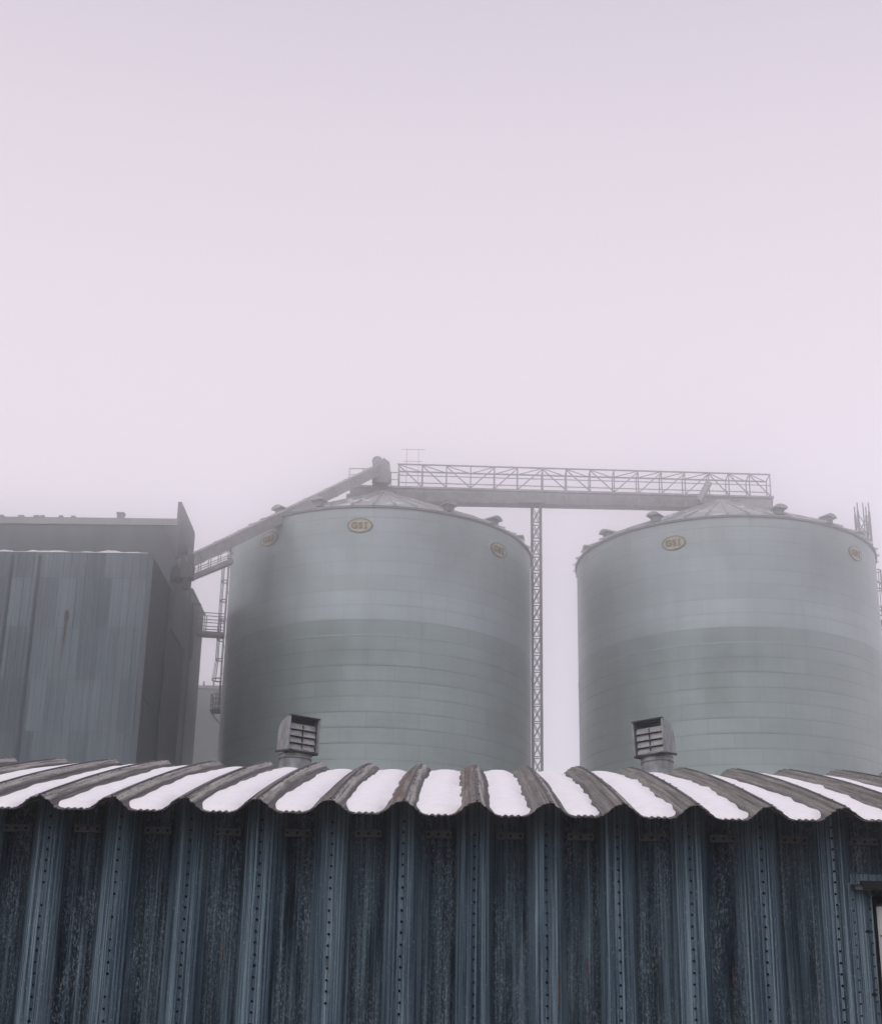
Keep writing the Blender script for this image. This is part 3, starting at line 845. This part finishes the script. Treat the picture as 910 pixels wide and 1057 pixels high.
for yy0, yy1, zz1, xx in ((88.1, 94.9, 32.45, XA), (95.0, 100.4, 30.0, XA - .03)):     # ribbed sheets on the side wall
    m = MB(); nn = int((yy1 - yy0) / .6); pr = (yy1 - yy0) / nn; pp = []
    for k in range(nn):
        for f, d in ((0, 0), (.42, 0), (.5, .05), (.86, .05), (.94, 0)): pp.append((yy0 + (k + f) * pr, xx - d))
    pp.append((yy1, xx))
    for (y0_, x0_), (y1_, x1_) in zip(pp, pp[1:]):
        o = len(m.v); m.v += [(x0_, y0_, 0), (x1_, y1_, 0), (x1_, y1_, zz1), (x0_, y0_, zz1)]; m.face([o, o + 1, o + 2, o + 3])
    for zz in (6, 12, 18, 24): m.box((xx + .015, (yy0 + yy1) / 2, zz), (.03, yy1 - yy0, .10))
    ep(m, 'side_wall', M['bwall'])
m = MB(); m.tube((XA + .12, 93.6, 0), (XA + .12, 93.6, 32.2), .09, 8); ep(m, 'down_pipe', M['dark'])
m = MB(); m.box((XA - .05, 87.98, 16.3), (.22, .16, 32.6)); ep(m, 'corner_trim', M['clad'])
m = MB(); m.prism([(95.0, 0), (100.4, 0), (100.4, 37.3), (95.0, 37.3)], 'x', XL, -18.78); ep(m, 'upper_block', M['upper'])
m = MB(); m.box(((XL - 18.8) / 2, 94.95, 37.2), (-18.8 - XL, .14, .46)); ep(m, 'roof_trim', M['pale'])
m = MB(); m.prism([(94.93, 30), (100.45, 30), (100.45, 38.36), (100.2, 38.5), (94.93, 38.62)], 'x', -18.86, -18.62); ep(m, 'parapet', M['upper'])
m = MB(); m.bar((-19.73, 94.85, 36.9), (-18.70, 94.85, 34.75), .13); ep(m, 'drain_pipe', M['dark'])
m = MB(); m.tube((-18.5, 98.2, 33.2), (-18.5, 98.2, 36.6), .12, 10); ep(m, 'vent_pipe', M['pale'])
m = MB(); m.box((-22.58, 95.2, 37.55), (.42, .4, .5)); m.box((-22.58, 95.2, 37.82), (.52, .5, .10)); ep(m, 'roof_box', M['steel'])
for x in (-30.3, -29.0, -28.0, -27.6, -26.4, -25.6):
    m = MB(); m.box((x, 95.0, 37.48), (.25 + .2 * random.random(), .3, .12 + .06 * random.random())); ep(m, 'roof_clip', M['steel'])
for x in (-27.1, -25.45):
    m = MB(); m.box((x, 87.93, 16.2), (.16, .06, 32.3)); ep(m, 'wall_strip', M['bwall'])
m = MB(); n = 10
rr = random.Random(8)
m.add([(-23.48 + (.10 + .06 * rr.random()) * math.cos(6.28 * k / n), 87.92, 28.6 + (.36 + .2 * rr.random()) * math.sin(6.28 * k / n)) for k in range(n)], [tuple(range(n))])
m.add([(-23.55, 87.922, 28.4), (-23.43, 87.922, 28.4), (-23.50, 87.922, 26.0), (-23.53, 87.922, 26.0)], [(0, 3, 2, 1)])
ep(m, 'rust_stain', M['rust'])
# snow lying along the lower roof edge
m = MB(); rr = random.Random(12); x = XL + 4; prev = None; nseg = 120
for k in range(nseg + 1):
    xx = XL + .5 + (XA - .3 - XL - .5) * k / nseg
    h = max(.01, .05 + .05 * math.sin(xx * 1.7) + .04 * math.sin(xx * 4.1 + 1) + .05 * (rr.random() - .5))
    row = [(xx, 87.93, 32.57), (xx, 87.93, 32.59 + h), (xx, 89.2, 32.60 + h * 1.3), (xx, 90.6, 32.52)]
    o = len(m.v); m.v += row
    if prev is not None:
        for j in range(3): m.face([prev + j, o + j, o + j + 1, prev + j + 1], 0, None, True)
    prev = o
base = Vector((-32, 88, 32.5)); m.v = [(v[0] - base.x, v[1] - base.y, v[2] - base.z) for v in m.v]
tag(m.build('snow_ledge', M['snow'], None, base), 'thin line of white snow along the lower roof edge of the elevator building', 'snow')

# annex behind it
ann = empty('annex_building', (-24, 103, 0), 'narrow grey annex block between the elevator building and the left silo', 'building')
NL = ann.location.copy()
m = MB(); m.prism([(100.5, 0), (105.8, 0), (105.8, 34.3), (100.5, 34.4)], 'x', -34, -18.55); part(m, 'wall', weathered('annex_sheet', (.16, .175, .18), .2, .6, .1, .3, (1, 1, .1)), ann, NL)
m = MB(); m.prism([(100.5, 34.41), (105.86, 34.31), (105.86, 34.44), (100.5, 34.54)], 'x', -34, -18.48); part(m, 'roof', M['steel'], ann, NL)
m = MB(); m.tube((-18.50, 101.0, 30.2), (-18.50, 101.0, 33.6), .10, 8); m.bar((-18.5, 101.0, 33.6), (-18.2, 102.2, 33.9), .15); m.tube((-18.45, 101.2, 29.8), (-18.45, 101.2, 31.4), .16, 8); part(m, 'wall_pipe', M['dark'], ann, NL)
m = MB(); m.box((-18.50, 101.1, 16), (.10, .16, 32)); part(m, 'corner_trim', M['dark'], ann, NL)

# far pale block and thin mast seen through the gap
far = empty('distant_building', (-27, 145, 0), 'pale hazy flat topped building far behind the gap left of the silo', 'building')
FL = far.location.copy()
m = MB(); m.box((-26, 145, 18.9), (10, 10, 37.8)); part(m, 'wall', M['pale'], far, FL)
m = MB(); m.box((-26, 145, 37.95), (10.2, 10.2, .3)); part(m, 'roof', M['conv'], far, FL)
m = MB(); m.box((-23.2, 140.2, 38.3), (.15, .15, .5)); m.box((-24.1, 140.2, 38.3), (.15, .15, .5)); part(m, 'roof_clip', M['steel'], far, FL)
mast = empty('thin_mast', (-23.4, 150, 0), 'thin hazy mast with a slanting stay standing behind the distant building', 'mast')
m = MB(); m.bar((0, 0, 0), (0, 0, 44.5), .14); m.build('pole', M['steel'], mast)
m = MB(); m.bar((-.3, 0, 41.6), (1.3, 0, 39.9), .16); m.build('stay', M['steel'], mast)

# ------------------------------------------------------------------ haze
HAZE, HG = .0060, .97
hz = MB(); hz.box((0, 0, 26), (480, 480, 54))
hm = bpy.data.materials.new('haze_air'); hm.use_nodes = True; nt = hm.node_tree; nt.nodes.clear()
o_ = nt.nodes.new('ShaderNodeOutputMaterial'); pv = nt.nodes.new('ShaderNodeVolumePrincipled')
pv.inputs['Color'].default_value = (1, 1, 1, 1); pv.inputs['Density'].default_value = HAZE; pv.inputs['Anisotropy'].default_value = HG
nt.links.new(pv.outputs[0], o_.inputs['Volume'])
ho = hz.build('haze', hm); tag(ho, kind='stuff')

# ------------------------------------------------------------------ sky, sun, camera
SUN_EL, SUN_AZ = 42, 205      # degrees; azimuth measured from +Y clockwise: high behind the camera, a little to the left
w = bpy.data.worlds.new('World'); scene.world = w; w.use_nodes = True; t = w.node_tree; t.nodes.clear()
out = t.nodes.new('ShaderNodeOutputWorld'); add = t.nodes.new('ShaderNodeAddShader')
sky = t.nodes.new('ShaderNodeTexSky'); sky.sky_type = 'NISHITA'; sky.sun_disc = False
sky.sun_elevation = R(SUN_EL); sky.sun_rotation = R(SUN_AZ)
b1 = t.nodes.new('ShaderNodeBackground'); b1.inputs[1].default_value = .05
t.links.new(sky.outputs[0], b1.inputs[0])
tc = t.nodes.new('ShaderNodeTexCoord'); sx = t.nodes.new('ShaderNodeSeparateXYZ'); t.links.new(tc.outputs['Generated'], sx.inputs[0])
rp = t.nodes.new('ShaderNodeValToRGB'); e = rp.color_ramp.elements
e[0].position = 0.0; e[0].color = (.80, .69, .715, 1); e[1].position = 1.0; e[1].color = (.50, .45, .49, 1)
for p, c in ((.30, (.79, .670, .69)), (.46, (.775, .658, .678)), (.56, (.72, .62, .65)), (.66, (.61, .535, .57))):
    q = e.new(p); q.color = (*c, 1)
t.links.new(sx.outputs[2], rp.inputs[0])
b2 = t.nodes.new('ShaderNodeBackground'); b2.inputs[1].default_value = 1.0; t.links.new(rp.outputs[0], b2.inputs[0])
t.links.new(b1.outputs[0], add.inputs[0]); t.links.new(b2.outputs[0], add.inputs[1]); t.links.new(add.outputs[0], out.inputs[0])

sl = bpy.data.lights.new('sun', 'SUN'); sl.energy = .8; sl.angle = R(25); sl.color = (1, .96, .92)
so = bpy.data.objects.new('sun', sl); col.objects.link(so)
az, el = R(SUN_AZ), R(SUN_EL)
dirv = Vector((math.sin(az) * math.cos(el), math.cos(az) * math.cos(el), math.sin(el)))
so.rotation_euler = dirv.to_track_quat('Z', 'Y').to_euler(); so.location = (0, -20, 50)

cam = bpy.data.cameras.new('camera'); co = bpy.data.objects.new('camera', cam); col.objects.link(co)
PI_, RO, YA = .367207884, .0184649411, -.0184464162
fwd = Vector((math.sin(YA) * math.cos(PI_), math.cos(YA) * math.cos(PI_), math.sin(PI_)))
rt = Vector((math.cos(YA), -math.sin(YA), 0)); up0 = Vector((-math.sin(YA) * math.sin(PI_), -math.cos(YA) * math.sin(PI_), math.cos(PI_)))
xr = rt * math.cos(RO) + up0 * math.sin(RO); yu = -rt * math.sin(RO) + up0 * math.cos(RO)
Mc = Matrix((xr, yu, -fwd)).transposed().to_4x4(); Mc.translation = (0, 0, 1.6)
co.matrix_world = Mc
cam.sensor_fit = 'VERTICAL'; cam.sensor_height = 36; cam.lens = 55.157; cam.clip_end = 2000; cam.clip_start = .1
scene.camera = co

scene.view_settings.view_transform = 'Standard'; scene.view_settings.look = 'None'
scene.view_settings.exposure = 0; scene.view_settings.gamma = 1; scene.view_settings.use_curve_mapping = False
scene.render.engine = 'CYCLES'
c = scene.cycles
c.use_denoising = True; c.max_bounces = 9; c.diffuse_bounces = 3; c.glossy_bounces = 3; c.volume_bounces = 6; c.transparent_max_bounces = 8
c.sample_clamp_indirect = 8
